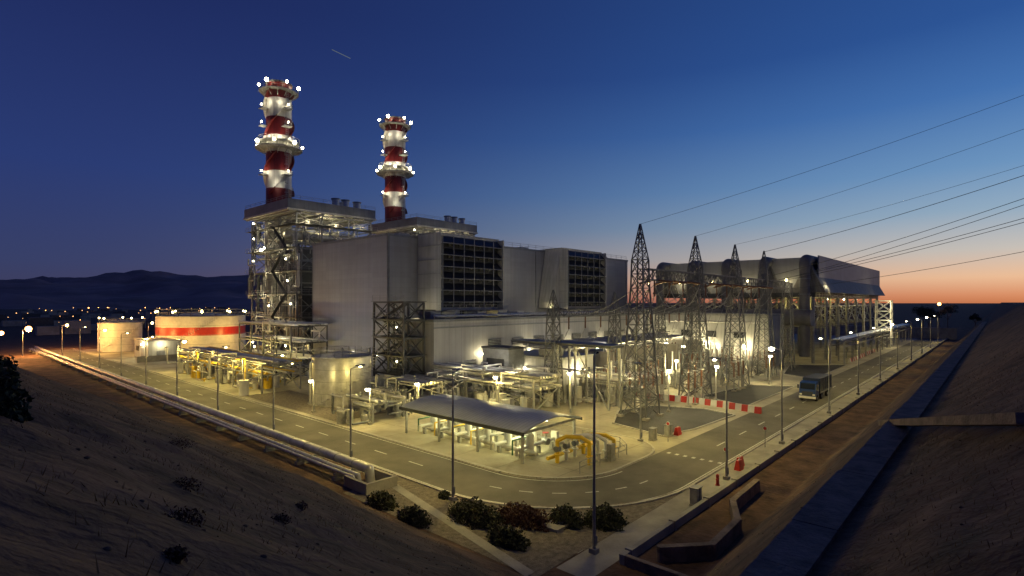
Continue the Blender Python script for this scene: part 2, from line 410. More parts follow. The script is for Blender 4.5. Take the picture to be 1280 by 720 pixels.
# ---------------------------------------------------------------- HRSG
def ringplat(b,cx,cy,z,ri,ro,n=24):
    vs=[]
    for rr,zz in ((ri,z),(ro,z),(ro,z+.22),(ri,z+.22)):
        for i in range(n):
            a=2*math.pi*i/n; vs.append((cx+rr*math.cos(a),cy+rr*math.sin(a),zz))
    fs=[]
    for k in range(4):
        for i in range(n): fs.append((k*n+i,k*n+(i+1)%n,((k+1)%4)*n+(i+1)%n,((k+1)%4)*n+i))
    b.add(vs,fs,'galv')
    P=[(cx+(ro-.05)*math.cos(2*math.pi*i/n),cy+(ro-.05)*math.sin(2*math.pi*i/n),z+.2) for i in range(n)]
    b.rail(P,1.2,'galv',.07,3,True)
    for i in range(0,n,2):
        a=2*math.pi*i/n; c,s=math.cos(a),math.sin(a)
        b.beam((cx+ro*c,cy+ro*s,z),(cx+ri*c,cy+ri*s,z-1.6),.12,'galv')
def hrsg(dx,full=True):
    b=B('heat_recovery_boiler')
    X=lambda v:v+dx
    xs=[X(66),X(73),X(81),X(88)]; ys=[134,143,152,161]
    b.frame(xs,ys,[6,12,18,24,30,36,39],'grey',.36,.75,None)
    for z in (6,12,18,24,30,36):
        b.box(X(64.6),133,z+.15,X(66.8),162,z+.22,'dark'); b.box(X(66.8),132,z+.15,X(89),134.2,z+.22,'dark')
        b.rail([(X(89),132,z+.2),(X(64.6),132,z+.2),(X(64.6),162,z+.2)],1.1,'galv',.06,1.8)
        b.beam((X(64.2),136+((z//6)%2)*8,z-6+.2),(X(64.2),144-((z//6)%2)*8,z+.2),.8,'dark',.12)
    b.box(X(68.5),136,4,X(86),150,30,'dark'); 
    for z in range(6,30,3): b.box(X(68.3),135.8,z,X(86.2),150.2,z+.25,'grey')
    for k in range(7): b.box(X(68.3),136+k*2.2,4,X(68.49),136.25+k*2.2,30,'grey')
    for k,(yy,z,r) in enumerate(((137,33.5,1.1),(142,34.2,1.3),(147,33.2,1.0))):
        b.cyl((X(67.5),yy,z),(X(86.5),yy,z),r,'silver',14); b.sph((X(67.5),yy,z),r,'silver',12,8); b.sph((X(86.5),yy,z),r,'silver',12,8)
    for i in range(36):
        x=X(U(66,88)); yy=U(133,136); z=U(24,37); p=[(x,yy,z)]
        for _ in range(3):
            ax=random.choice('xyz'); q=list(p[-1]); q['xyz'.index(ax)]+=U(-5,5); q[2]=min(38,max(20,q[2])); q[0]=min(X(89),max(X(65.5),q[0])); q[1]=min(140,max(132.3,q[1])); p.append(tuple(q))
        b.pipe(p,U(.12,.32),random.choice(['silver','grey']),6)
    for i in range(60):
        yy=U(134,161); x=X(U(64.8,67.6)); z=U(4,36); p=[(x,yy,z)]
        for _ in range(3):
            ax=random.choice('yzz'); q=list(p[-1]); q['xyz'.index(ax)]+=U(-7,7); q[2]=min(38,max(1,q[2])); q[1]=min(161,max(133,q[1])); p.append(tuple(q))
        b.pipe(p,U(.1,.42),random.choice(['silver','grey','white','dark']),6)
    b.box(X(64),134.6,40.2,X(90),161.5,42.6,'roof'); b.box(X(63.8),134.4,39.7,X(90.2),161.7,40.2,'white2')
    for k in range(9): b.beam((X(64.5+k*3.1),134.7,39.5),(X(64.5+k*3.1),161.2,39.5),.25,'galv',.4)
    for k,(x,yy) in enumerate(((79,137.5),(82,137.5),(86,138),(84,142))):
        b.cyl((X(x),yy,42.6),(X(x),yy,44.6),1.0,'silver',14); b.cyl((X(x),yy,44.6),(X(x),yy,44.9),1.25,'grey',14)
    b.rail([(X(90),134.8,42.6),(X(64.2),134.8,42.6),(X(64.2),161.2,42.6)],1.,'grey',.06,3)
    for z in (3,9,15,21,27,33,38):
        for (x,yy) in ((64.8,136),(64.8,146),(64.8,156),(72,132.3),(84,132.3)):
            if R()<.36: b.sph((X(x),yy+U(-2,2),z+U(0,1)),.2,'lampw',6,5)
    o=b.done()
    for z in (4,11,17,23,29,35):
        light(o,(X(63.9),137+(z*3)%9,z),180,WHITE,.25); light(o,(X(63.9),156-(z*5)%9,z+1),160,WHITE,.25)
    for x in (68,76,84): light(o,(X(x),131.8,36.5),300,WHITE,.3)
    light(o,(X(76),139.4,37.5),500,WHITE,.3)
    return o
hrsg(0); hrsg(41)
def stack(cx,cy):
    b=B('chimney'); r=3.5; n=32
    bands=[(0,43,'galv'),(43,49,'stackr'),(49,54,'stackw'),(54,59.5,'stackr'),(59.5,64.3,'stackw'),(64.3,69.6,'stackr'),(69.6,75,'stackw'),(75,79.4,'stackr')]
    for a,c,m in bands: b.cyl((cx,cy,a),(cx,cy,c),r,m,n,caps=False)
    b.cyl((cx,cy,79.4),(cx,cy,79.8),r+.25,'dark',n)
    for s in range(3):
        K=90
        for k in range(K):
            z0=47+k*(31.5/K); z1=47+(k+1)*(31.5/K); a0=s*2.0944+z0*.21; a1=s*2.0944+z1*.21
            zm=(z0+z1)/2; m=[mm for a,c,mm in bands if a<=zm<c][0]
            pts=[]
            for a,z in ((a0,z0),(a1,z1)):
                for rr in (r-.05,r+.75): pts.append((cx+rr*math.cos(a),cy+rr*math.sin(a),z))
            q=[(p[0],p[1],p[2]+.1) for p in pts]
            b.add(pts+q,[(0,1,3,2),(4,6,7,5),(1,5,7,3)],m)
    ringplat(b,cx,cy,77.2,r,r+1.9); ringplat(b,cx,cy,60.6,r,r+2.9); ringplat(b,cx,cy,62.4,r,r+2.2)
    ringplat(b,cx,cy,30,r,r+2.5); ringplat(b,cx,cy,34,r,r+2)
    for z in (52.5,66.5,71.5):
        b.box(cx-.9,cy-r-2.2,z,cx+1.4,cy-r,z+.2,'galv'); b.rail([(cx+1.4,cy-r,z),(cx+1.4,cy-r-2.2,z),(cx-.9,cy-r-2.2,z)],1.2,'galv',.07,1)
        b.box(cx-r-2.,cy-1.,z,cx-r,cy+1.,z+.2,'galv')
    for e in (-.3,.3): b.beam((cx+.4+e,cy-r-.8,43),(cx+.4+e,cy-r-.8,77),.08,'galv')
    z=43
    while z<77: b.beam((cx+.1,cy-r-.8,z),(cx+.7,cy-r-.8,z),.05,'galv'); z+=.6
    for k in range(12):
        b.cyl((cx+.4,cy-r-.45,45+k*2.7),(cx+.4,cy-r-.45,45.12+k*2.7),.55,'galv',8,caps=False)
    for zz,ro,na in ((79.2,r+1.9,6),(62.,r+2.9,7),(31.4,r+2.5,4)):
        for i in range(na):
            a=2*math.pi*i/na+.5; p=(cx+ro*math.cos(a),cy+ro*math.sin(a),zz); b.sph(p,.5 if i%2 else .38,'lampw',10,8)
            b.beam((p[0],p[1],zz-1.6),(p[0],p[1],zz),.08,'galv')
    for zz in (53.7,67.7,72.7):
        b.sph((cx-r-1.6,cy,zz),.24,'lampw'); b.sph((cx+.3,cy-r-1.9,zz),.24,'lampw')
    o=b.done()
    for i in range(4):
        a=math.pi*1.25+ (i-1.5)*.8
        light(o,(cx+5.0*math.cos(a),cy+5.0*math.sin(a),63.2),180,STK,.25)
        light(o,(cx+4.6*math.cos(a),cy+4.6*math.sin(a),73.6),60,STK,.25)
    light(o,(cx-r-1.8,cy-1,53),140,STK,.2); light(o,(cx+.3,cy-r-2,53),140,STK,.2)
    light(o,(cx-3,cy-4.8,50),120,STK,.25)
    light(o,(cx-4.6,cy-3,78.8),50,STK,.25)
    return o
stack(72,157); stack(113,157)
# ---------------------------------------------------------------- ACC
ac=B('air_cooled_condenser')
X0,X1=158,256
ac.box(X0,36.,17.4,X1,80,18.6,'dark')
for x in range(X0,X1+1,14):
    for yy in (36.5,47,57.5,68,79):
        ac.cyl((x,yy,0),(x,yy,17.4),.4,'galv',10)
    for ya,yb in ((36.5,47),(47,57.5),(57.5,68),(68,79)):
        ac.beam((x,ya,9),(x,yb,17.3),.22,'galv'); ac.beam((x,yb,9),(x,ya,17.3),.22,'galv'); ac.beam((x,ya,9),(x,yb,9),.25,'galv')
for yy in (36.5,79):
    for x in range(X0,X1-13,14):
        ac.beam((x,yy,9),(x+14,yy,17.3),.22,'galv'); ac.beam((x+14,yy,9),(x,yy,17.3),.22,'galv'); ac.beam((x,yy,15),(x+14,yy,15),.3,'galv')
ac.box(X0+2,35.6,18.6,X1,35.9,28.4,'hall'); ac.box(X0+2,80,18.6,X1,80.3,28.4,'hall'); ac.box(X1,35.6,18.6,X1+.3,80.3,28.4,'hall')
ac.rail([(X0,35.7,17.5),(X1,35.7,17.5)],1.1,'galv',.08,3)
for i in range(5):
    yc=37.8+i*10.1; z=27.0
    ac.add([(X0,yc-4.2,18.6),(X0,yc+4.2,18.6),(X0,yc,z),(X1-1,yc-4.2,18.6),(X1-1,yc+4.2,18.6),(X1-1,yc,z)],
        [(0,2,1),(0,3,5,2),(1,2,5,4),(3,4,5)],'duct')
    for k in range(5): ac.beam((X0-.05,yc-4.2+k*1.0,18.6),(X0-.05,yc-1.+k*.25,26),.1,'grey')
    ac.cyl((X0-1,yc,z+.2),(X1-2,yc,z+.2),1.35,'duct',20)
    P=[];
    for k in range(7):
        a=k/6*math.pi/2; P.append((X0-1-2.0*math.sin(a),yc,z+.2-2.0*(1-math.cos(a))))
    for a,b_ in zip(P[:-1],P[1:]): ac.cyl(a,b_,1.35,'duct',20)
    for a in P: ac.sph(a,1.35,'duct',16,10)
    ac.cyl((X0-3,yc,z-1.8),(X0-3,yc,(2 if i==0 else 12)),1.25,'duct',20)
    for zz in range(14,26,4): ac.cyl((X0-3,yc,zz),(X0-3,yc,zz+.25),1.45,'grey',20)
    if i<4:
        ac.box(X0+1.2,yc+.6,18.6,X0+1.5,yc+9.5,28.0,'hall')
    ac.sph((X0-.6,yc+5,22),.3,'lampy')
ac.cyl((X0-3,36,12),(X0-3,84,12),2.2,'duct',20)
for x in (160,172,190,214,236): ac.sph((x,35.3,19),.2,'lampy'); ac.sph((x,40,17),.22,'lampw')
aco=ac.done()
for i in range(4): light(aco,(X0-1.2,37.8+i*10.1+5,21.5),110,WHITE,.3)
for x in (168,195,225): light(aco,(x,44,15.6),700,WARM,.3)
light(aco,(163,33.8,20.5),110,WHITE,.3)
eb=B('electrical_building')
eb.box(140,42,-.1,152,74.5,12.6,'white2'); eb.box(139.8,41.8,12.6,152.2,74.7,13.1,'galv')
eb.box(139.88,41.9,0,139.98,74.5,1,'conc')
for yy in (45,52,59,66):
    eb.box(139.86,yy,0,139.98,yy+2.2,2.6,'grey'); eb.box(139.86,yy+3,7,139.98,yy+5.4,8.6,'louver')
    eb.sph((139.6,yy+2.6,4.6),.4,'lampw')
eb.pipe([(139.5,43,0),(139.5,43,11),(139.5,70,11)],.2,'silver')
ebo=eb.done()
for yy in (47.6,58,68.6): light(ebo,(138,yy,5),650,WHITE,.25)
wt=B('steel_stair_tower'); wt.frame([232,236],[29,33.5],[3.2,6.4,9.6,12.8,16.5],'white',.35,1,'white'); wto=wt.done()
light(wto,(230,28,8),700,WHITE,.3); light(wto,(230,28,15),400,WHITE,.3)
pb=B('pipe_bridge')
for x in range(160,300,10):
    pb.beam((x,33,0),(x,33,6),.35,'galv'); pb.beam((x,29.8,0),(x,29.8,6),.35,'galv')
for z in (4.6,6): 
    pb.beam((160,33,z),(296,33,z),.3,'galv'); pb.beam((160,29.8,z),(296,29.8,z),.3,'galv')
for k in range(5): pb.cyl((160,30.2+k*.6,6.4),(296,30.2+k*.6,6.4),.2,'silver',8)
pb.done()
# ---------------------------------------------------------------- small buildings and equipment
ab=B('auxiliary_building'); ab.box(70,53,-.1,80,66,6.6,'white2'); ab.box(69.8,52.8,6.6,80.2,66.2,7,'galv')
ab.box(72,52.93,0,74,52.99,2.5,'grey'); ab.box(76,52.93,3.4,78.8,52.99,4.8,'louver'); ab.box(69.93,56,0,69.99,58,2.4,'grey')
ab.sph((75,52.6,4.8),.3,'lampw'); ab.sph((69.6,60,4.8),.22,'lampw'); ab.box(71,55,7,74,58,8.2,'galv')
abo=ab.done(); light(abo,(75,51.2,4.8),420,WHITE); light(abo,(68.4,60,4.6),240,WHITE)
sb=B('equipment_house'); sb.box(65.6,60,-.1,69.5,66,8.2,'grey'); sb.box(65.4,59.8,8.2,69.6,66.2,8.5,'dark'); sb.box(66,59.93,0,67.2,59.99,2.3,'dark')
sb.box(65.5,61,5,65.59,65,6.6,'louver'); sb.done()
cg=B('transformer_canopy'); cg.box(68.5,42.4,9.2,72.4,62,9.5,'dark'); cg.box(68.4,42.3,9.5,72.5,62.1,9.62,'roof')
for yy in (43,49,52.4): 
    cg.beam((68.9,yy,0),(68.9,yy,9.2),.3,'galv')
    cg.beam((72,yy,0),(72,yy,9.2),.3,'galv')
cg.beam((68.9,43,5.5),(68.9,52.4,5.5),.25,'galv'); cg.beam((68.9,43,0),(68.9,49,9),.15,'galv')
cg.sph((70.5,46,9.05),.22,'tube')
cgo=cg.done(); light(cgo,(70.5,46,8.4),240,WARM)
def insulator(b,x,y,z,h,r=.16,m='insul'):
    b.cyl((x,y,z),(x,y,z+h),r*.55,m,8)
    n=int(h/.22)
    for i in range(n): b.cyl((x,y,z+.1+i*.22),(x,y,z+.17+i*.22),r,m,8,r*.6)
def transformer(x,y):
    b=B('power_transformer')
    b.box(-3.2,-2,.3,3.2,2,4.2,'galv'); b.box(-3.4,-2.2,4.2,3.4,2.2,4.45,'galv'); b.box(-4.2,-3.2,0,4.2,3.2,.3,'conc')
    for k in range(10):
        b.box(-3+k*.62,-3.0,1,-2.85+k*.62,-2.02,3.9,'galv')
        b.box(-3+k*.62,2.02,1,-2.85+k*.62,3.0,3.9,'galv')
    b.cyl((-2.6,-1.2,5.6),(-2.6,1.8,5.6),.6,'galv',16); b.beam((-2.6,-.8,4.4),(-2.6,-.8,5.2),.15,'grey'); b.beam((-2.6,1.2,4.4),(-2.6,1.2,5.2),.15,'grey')
    for k in range(3):
        insulator(b,-.8+k*1.6,0,4.45,2.4,.26); b.cyl((-.8+k*1.6,0,6.85),(-.8+k*1.6,0,7.3),.06,'galv',6)
        insulator(b,-.8+k*1.6,1.5,4.45,1.1,.16)
    b.pipe([(3.3,-1.5,3.5),(4,-1.5,3.5),(4,-1.5,.6)],.12,'silver')
    b.box(-5.4,-4.2,-.1,-5.0,4.2,7,'conc'); 
    return b.done((x,y,0))
for x in (90,103,116,129): transformer(x,56)
def switch(x,y,k):
    b=B('disconnector_switch')
    for dx in (-3,0,3):
        for dy in (-1.2,1.2):
            b.lattice(dx,dy,0,2.8,.5,.4,3,'galv',.07,.05)
            insulator(b,dx,dy,2.9,2.1,.2)
        b.beam((dx,-1.2,2.85),(dx,1.2,2.85),.25,'galv')
        b.cyl((dx,-1.2,5.05),(dx,1.2,5.05 if k%2 else 5.6),.06,'silver',6)
    b.beam((-3,0,2.8),(3,0,2.8),.2,'galv')
    b.box(-3.5,-.4,.8,-3.1,.2,1.6,'white')
    for dx in (-3,0,3):
        for dy in (-1.2,1.2): b.box(dx-.4,dy-.4,0,dx+.4,dy+.4,.25,'conc')
    b.done((x,y,0))
def breaker(x,y):
    b=B('circuit_breaker')
    for dx in (-3,0,3):
        b.box(dx-.4,-.4,0,dx+.4,.4,.3,'conc'); b.lattice(dx,0,.3,2.6,.6,.5,3,'galv',.07,.05); b.box(dx-.3,-.3,2.6,dx+.3,.3,3.1,'white')
        insulator(b,dx,0,3.1,1.8,.2,'white'); insulator(b,dx,0,4.95,1.6,.24,'white'); b.sph((dx,0,6.6),.2,'silver')
    b.box(-1.8,-.3,.9,-1.2,.3,2.2,'white'); b.done((x,y,0))
for i,x in enumerate((77.5,96,114,131)):
    switch(x,41.5,i); breaker(x,46); switch(x,50,i+1)
for x in (82,101,119):
    b=B('surge_arrester')
    for dx in (-2.4,0,2.4):
        b.box(dx-.35,-.35,0,dx+.35,.35,.25,'conc'); b.cyl((dx,0,.25),(dx,0,2.6),.12,'galv',8); insulator(b,dx,0,2.6,2.6,.22)
        b.cyl((dx,0,5.3),(dx,0,5.36),.5,'silver',12)
    b.done((x,35.5,0))
# gantry towers
gt=B('switchyard_gantry')
TX=[68.5,87,105,122]; TY=37.6
for x in TX:
    gt.lattice(x,TY,0,18,4.0,1.9,7,'lat',.19,.09); gt.lattice(x,TY,18,22,1.9,1.7,2,'lat',.17,.09); gt.lattice(x,TY,22,27,1.7,.12,4,'lat',.12,.07)
    for a in (-1,1):
        for c in (-1,1): gt.box(x+a*2-.4,TY+c*2-.4,0,x+a*2+.4,TY+c*2+.4,.35,'conc')
    gt.lattice(x,53,0,15,2.4,1.3,7,'lat',.14,.08); gt.lattice(x,53,15,18,1.3,.1,3,'lat',.1,.06)
for a,c in zip(TX[:-1],TX[1:]):
    gt.truss((a+.9,TY,20),(c-.9,TY,20),1.3,1.5,12,'lat',.16,.09)
    gt.truss((a+.7,53,14.2),(c-.7,53,14.2),1,1.1,12,'lat',.12,.07)
gt.truss((TX[-1]+.9,TY,20),(138,TY,20),1.3,1.5,10,'lat',.15,.09); gt.lattice(139,TY,0,20.5,2.6,1.6,8,'lat',.15,.08)
def sag(b,p,q,s,r,m,n=14):
    p=Vector(p);q=Vector(q); pts=[p.lerp(q,i/n)-Vector((0,0,4*s*(i/n)*(1-i/n))) for i in range(n+1)]
    for a,c in zip(pts[:-1],pts[1:]): b.cyl(a,c,r,m,5,caps=False)
for a in TX[:3]:
    for k in range(3):
        x=a+4.2+k*4.8
        insulator(gt,x,TY,16.9,2.3,.2); insulator(gt,x,53,11.6,2.,.2)
        gt.cyl((x,TY-.6,19.2),(x,TY-2.8,18.9),.18,'insul',8)
        gt.cyl((x,TY+.6,19.2),(x,TY+2.4,18.8),.18,'insul',8)
        sag(gt,(x,TY-2.8,18.9),(x,TY+2.4,18.8),3.6,.06,'galv')
        sag(gt,(x,TY+2.4,18.8),(x,53,13.6),1.2,.05,'galv')
        sag(gt,(x,TY,16.9),(x-1,TY+4,5.1),.4,.045,'galv')
        sag(gt,(x,53,11.6),(x,56,7.3),.3,.045,'galv')
gto=gt.done()
py=B('electricity_pylon'); px,pyy=90.7,-26; zg=15
py.lattice(px,pyy,zg-1,zg+20,5,1.8,10,'galv',.25,.14); py.lattice(px,pyy,zg+20,zg+33,1.8,.4,8,'galv',.18,.1)
for z in (28,33,38.5): py.truss((px-6,pyy,z),(px+6,pyy,z),.8,.8,10,'galv',.12,.08)
py.done()
wl=B('overhead_power_line')
W=[((68.5,TY,27),(px,pyy,48),.022),((87,TY,27),(px,pyy,44.5),.022),((105,TY,27),(px-5.8,pyy,38.4),.022),
   ((122,TY,26.8),(px-5.8,pyy,38.2),.045),((128,TY,22),(px+5.8,pyy,38.2),.045),((132,TY,21),(px+5.8,pyy,37.6),.045),
   ((114,TY,19.5),(px-5.8,pyy,33),.04),((118,TY,19.5),(px-5.8,pyy,32.4),.04),((136,TY,19),(px+5.8,pyy,28),.04)]
for p,q,r in W: sag(wl,p,q,1.2,r,'dark',20)
wl.done()
# ---------------------------------------------------------------- gas metering station
gs=B('gas_metering_shelter')
n=10; vs=[]
for i in range(n+1):
    x=39.8+ i*(9.7/n); z=3.25+.75*math.sin(math.pi*i/n)
    vs+= [(x,34.4,z),(x,54.2,z),(x,34.4,z+.12),(x,54.2,z+.12)]
fs=[]
for i in range(n):
    a=i*4;c=a+4; fs+=[(a+2,c+2,c+3,a+3),(a,a+1,c+1,c),(a,c,c+2,a+2),(a+1,a+3,c+3,c+1)]
fs+=[(0,2,3,1),(n*4,n*4+1,n*4+3,n*4+2)]
roofm=mk('shelter_roof_sheet',(.45,.48,.52),.45,.1,.1,.6,panel=(30,.5,'flat',.05),pdark=.7)
gs.add(vs,fs,roofm)
gs.box(39.65,34.3,3.0,39.79,54.3,3.34,'dark'); gs.box(49.51,34.3,3.0,49.6,54.3,3.34,'dark')
for yy in (35,41.3,47.6,53.7):
    for x in (40.3,49): gs.beam((x,yy,.11),(x,yy,3.2),.22,'galv')
    gs.beam((40.3,yy,3.1),(49,yy,3.1),.18,'galv',.26)
for yy in (38,44.5,51):
    for x in (42,47): gs.box(x-.1,yy-.8,2.86,x+.1,yy+.8,2.93,'tube')
gso=gs.done()
for yy in (38,44.5,51): light(gso,(44.6,yy,2.7),320,(1,.93,.42),.5)
gp=B('gas_metering_skid')
for k in range(6):
    yy=36.3+k*3.1
    gp.pipe([(40.9,yy,.5),(40.9,yy,1.1),(48.5,yy,1.1),(48.5,yy,.5)],.2,random.choice(['white','silver','white','galv']),8)
    gp.cyl((43,yy,.2),(43,yy,2.1),.42,'white',12); gp.sph((43,yy,2.1),.42,'white',12,8)
    gp.cyl((45.6,yy-.35,1.1),(45.6,yy+.35,1.1),.38,'grey',12); gp.cyl((45.6,yy,1.1),(45.6,yy,2),.07,'galv',6); gp.cyl((45.6,yy,2),(45.6,yy,2.05),.35,'redp',10)
    gp.box(47,yy-.4,.12,47.4,yy+.4,1.9,'white')
    gp.pipe([(41.6,yy+1.2,.2),(41.6,yy+1.2,1.7),(44.2,yy+1.2,1.7),(44.2,yy+1.2,.2)],.09,random.choice(['yellow','silver','green']),6)
    for x in (41.6,44.4,46.6): gp.box(x-.12,yy-.2,.11,x+.12,yy+.2,.85,'galv')
gp.pipe([(42.5,35,.6),(42.5,54,.6)],.24,'silver',10); gp.pipe([(48,35,.6),(48,54,.6)],.2,'silver',10)
gp.done()
yp=B('yellow_gas_pipe')
for k in range(4):
    x=42.8+k*1.5; z=2.3-.2*k; m='yellow' if k in (0,3) else 'white'
    yp.pipe([(x,32.6,.1),(x,32.6,z),(x+.5,31.9,z+.45),(x+1.2,30.6,z+.45),(x+1.6,29.9,z),(x+1.6,29.9,.1)],.2,m,10)
    yp.cyl((x+1.6,29.9,.9),(x+1.6,29.9,1.),.36,m,12); yp.cyl((x,32.6,.9),(x,32.6,1.),.36,m,12)
    yp.cyl((x-.25,32.6,1.5),(x+.25,32.6,1.5),.3,'grey',10)
yp.pipe([(42,33.2,.6),(50,33.2,.6),(50,37,.6)],.2,'yellow',10)
yp.box(46.6,28.8,.11,47.4,29.3,1.8,'galv')
yp.rail([(41.5,29,.11),(50,29,.11),(52,31,.11),(52,36,.11)],1.1,'galv',.05,1.6)
ypo=yp.done()
# ---------------------------------------------------------------- storage tanks
def tank(name,r,h,bands,cone=1.,n=48):
    b=B(name)
    for a,c,m in bands: b.cyl((0,0,a),(0,0,c),r,m,n,caps=False)
    b.cyl((0,0,h),(0,0,h+cone),r,'galv',n,.3); b.cyl((0,0,h-.12),(0,0,h+.08),r+.12,'galv',n)
    for k in range(1,4): b.cyl((0,0,h*k/4),(0,0,h*k/4+.08),r+.05,'galv',n,caps=False)
    P=[(r*.97*math.cos(2*math.pi*i/24),r*.97*math.sin(2*math.pi*i/24),h+.08) for i in range(24)]
    b.rail(P,1.1,'galv',.06,2,True)
    K=int(h*2.5)
    for k in range(K):
        a=math.radians(200)+k*(h/K)*1.5/r; z=(k+1)*h/K
        c,s=math.cos(a),math.sin(a); b.beam((c*(r+.05),s*(r+.05),z),(c*(r+1),s*(r+1),z),.3,'galv',.06)
        b.beam((c*(r+1),s*(r+1),z),(c*(r+1),s*(r+1),z+1.1),.04,'galv')
    b.cyl((0,0,-.1),(0,0,.15),r+.6,'conc',n)
    b.sph((0,0,h+cone+.2),.3,'galv')
    return b
b=tank('demineralised_water_tank',4.6,7.4,[(0,7.4,'silver')],.8)
b.pipe([(-4.9,1,.3),(-4.9,1,6.5),(-4.2,1,6.9)],.18,'silver')
o=b.done((46.5,79,0)); light(o,(41,76,9.5),160,WHITE); light(o,(44.5,72,5),120,WARM)
b=tank('fuel_oil_tank',13,11.6,[(0,5.6,'white'),(5.6,8.2,'redp'),(8.2,11.6,'white')],1.2)
for i in range(10): b.sph((13.3*math.cos(i*.628),13.3*math.sin(i*.628),13.),.3,'lampy')
b.rail([(13.2*math.cos(i*.26),13.2*math.sin(i*.26),11.7) for i in range(25)],2.0,'galv',.12,3)
o=b.done((64.5,197,0))
for p in ((47,190),(53,180.5),(69,178)): light(o,(p[0],p[1],6),1300,(1,.60,.14),.3)
b=tank('fire_water_tank',6.0,9.4,[(0,9.4,'white')],1.)
for i in range(5): b.sph((6.2*math.cos(i*1.25),6.2*math.sin(i*1.25),10.9),.25,'lampy')
o=b.done((46,215.6,0)); light(o,(38,207,7),1600,(1,.52,.12),.3)
b=B('pump_house'); b.box(44,176,-.1,52,190,5,'white2'); b.box(43.8,175.8,5,52.2,190.2,5.3,'galv'); b.box(43.93,180,0,43.99,183,3,'grey'); b.box(46,175.93,0,48,175.99,2.4,'grey')
b.box(43.93,185,2,43.99,188,3.4,'glass'); b.sph((43.7,181.5,4),.2,'lampw'); o=b.done(); light(o,(42.5,181,4.2),350,WHITE); light(o,(47,174.5,4.2),300,WHITE)
bund=B('bund_wall'); bund.box(40,170,0,78,170.3,1.6,'conc'); bund.box(78,170,0,78.3,214,1.6,'conc'); bund.done()
# ---------------------------------------------------------------- process pipework
def rack(name,x0,x1,y0,y1,zs,seed,np_,mats):
    random.seed(seed); b=B(name)
    ny=max(2,int((y1-y0)/6)+1); Y=[y0+(y1-y0)*i/(ny-1) for i in range(ny)]
    b.frame([x0,x1],Y,zs,'galv' if zs[-1]<8 else 'dark',.26,.5)
    for z in zs:
        k=int((x1-x0)/.7)
        for i in range(k):
            if R()<.75:
                x=x0+.4+i*.7; r=U(.1,.26); b.cyl((x,y0-1,z+.15+r),(x,y1+1,z+.15+r),r,random.choice(mats),8)
    for i in range(np_):
        p=[(U(x0-3,x1+1),U(y0,y1),U(.4,zs[-1]))]
        for _ in range(4):
            ax=random.choice([0,1,1,2,2]); q=list(p[-1]); q[ax]+=U(-4,4); q[2]=min(zs[-1]+1,max(.3,q[2])); q[0]=min(x1+2,max(x0-3,q[0])); q[1]=min(y1,max(y0,q[1])); p.append(tuple(q))
        b.pipe(p,U(.08,.24),random.choice(mats),6)
        if R()<.5: b.cyl((p[0][0],p[0][1],0),(p[0][0],p[0][1],U(1,2.6)),U(.3,.8),random.choice(mats),12)
    return b
b=rack('pipe_rack',52,60,108,134,[4,7.5,11],3,40,['silver','silver','white','grey'])
for y in (110,126): b.sph((51.8,y,7),.18,'lampw'); b.sph((51.8,y-3,3.6),.18,'lampy')
o=b.done(); 
for y in (110,120,131): light(o,(50.4,y,6.4),440,WARM)
light(o,(56,121,9.5),300,WHITE)
b=rack('process_pipework',41,48,96,140,[3.2,5],5,60,['silver','white','galv','silver','yellow'])
o=b.done()
for y in (98,108,118,130,140): light(o,(39.4,y,5.4),520,WARM)
b=rack('process_pipework',50,60,64,72,[3.6],9,30,['silver','grey','galv']); o=b.done(); light(o,(52,62.5,4.2),200,WARM)
b=rack('process_pipework',41,46,62,68,[2.4],19,22,['silver','grey','galv']); o=b.done()
b=rack('process_pipework',60,66,50,72,[3.2,4.8],12,46,['white','silver','galv']); o=b.done(); light(o,(61,55,6.2),280,WHITE); light(o,(59,66,5.4),200,WHITE)
b=rack('process_pipework',73,86,44,51,[3.4],14,40,['white','silver','galv']); o=b.done(); light(o,(75,43,5.8),300,WHITE)
b=rack('process_pipework',84,136,62,72,[4.2,7],15,90,['silver','galv','grey']); o=b.done()
for x in (90,105,120,134): light(o,(x,61.2,6.4),500,WHITE)
b=B('container_skid'); b.box(50,78,.2,56,81,3,'grey'); b.box(49.9,77.9,3,56.1,81.1,3.15,'galv')
for i in range(12): b.box(50.1+i*.5,77.94,.4,50.3+i*.5,77.99,2.8,'grey')
b.done()
pl=B('pipeline')
for x,r,z in ((27.3,.42,1.15),(26.2,.2,.85),(25.7,.16,.8)):
    pl.pipe([(x,41.5,-.2),(x,41.8,z),(x,236,z)],r,'silver',14)
    y=44.
    while y<236: pl.cyl((x,y,z),(x,y+.15,z),r*1.08,'galv',14); y+=3
y=44.5
while y<236:
    pl.box(25.3,y-.25,0,28,y+.25,.3,'conc'); pl.box(25.4,y-.12,.3,27.9,y+.12,.62,'galv'); y+=7
pl.done()
vb=B('concrete_valve_pit'); vb.box(25.2,39,-.1,28.3,39.3,.9,'conc'); vb.box(25.2,39.31,-.1,25.5,42.5,.9,'conc'); vb.box(28,39.31,-.1,28.3,42.5,.9,'conc'); vb.done()
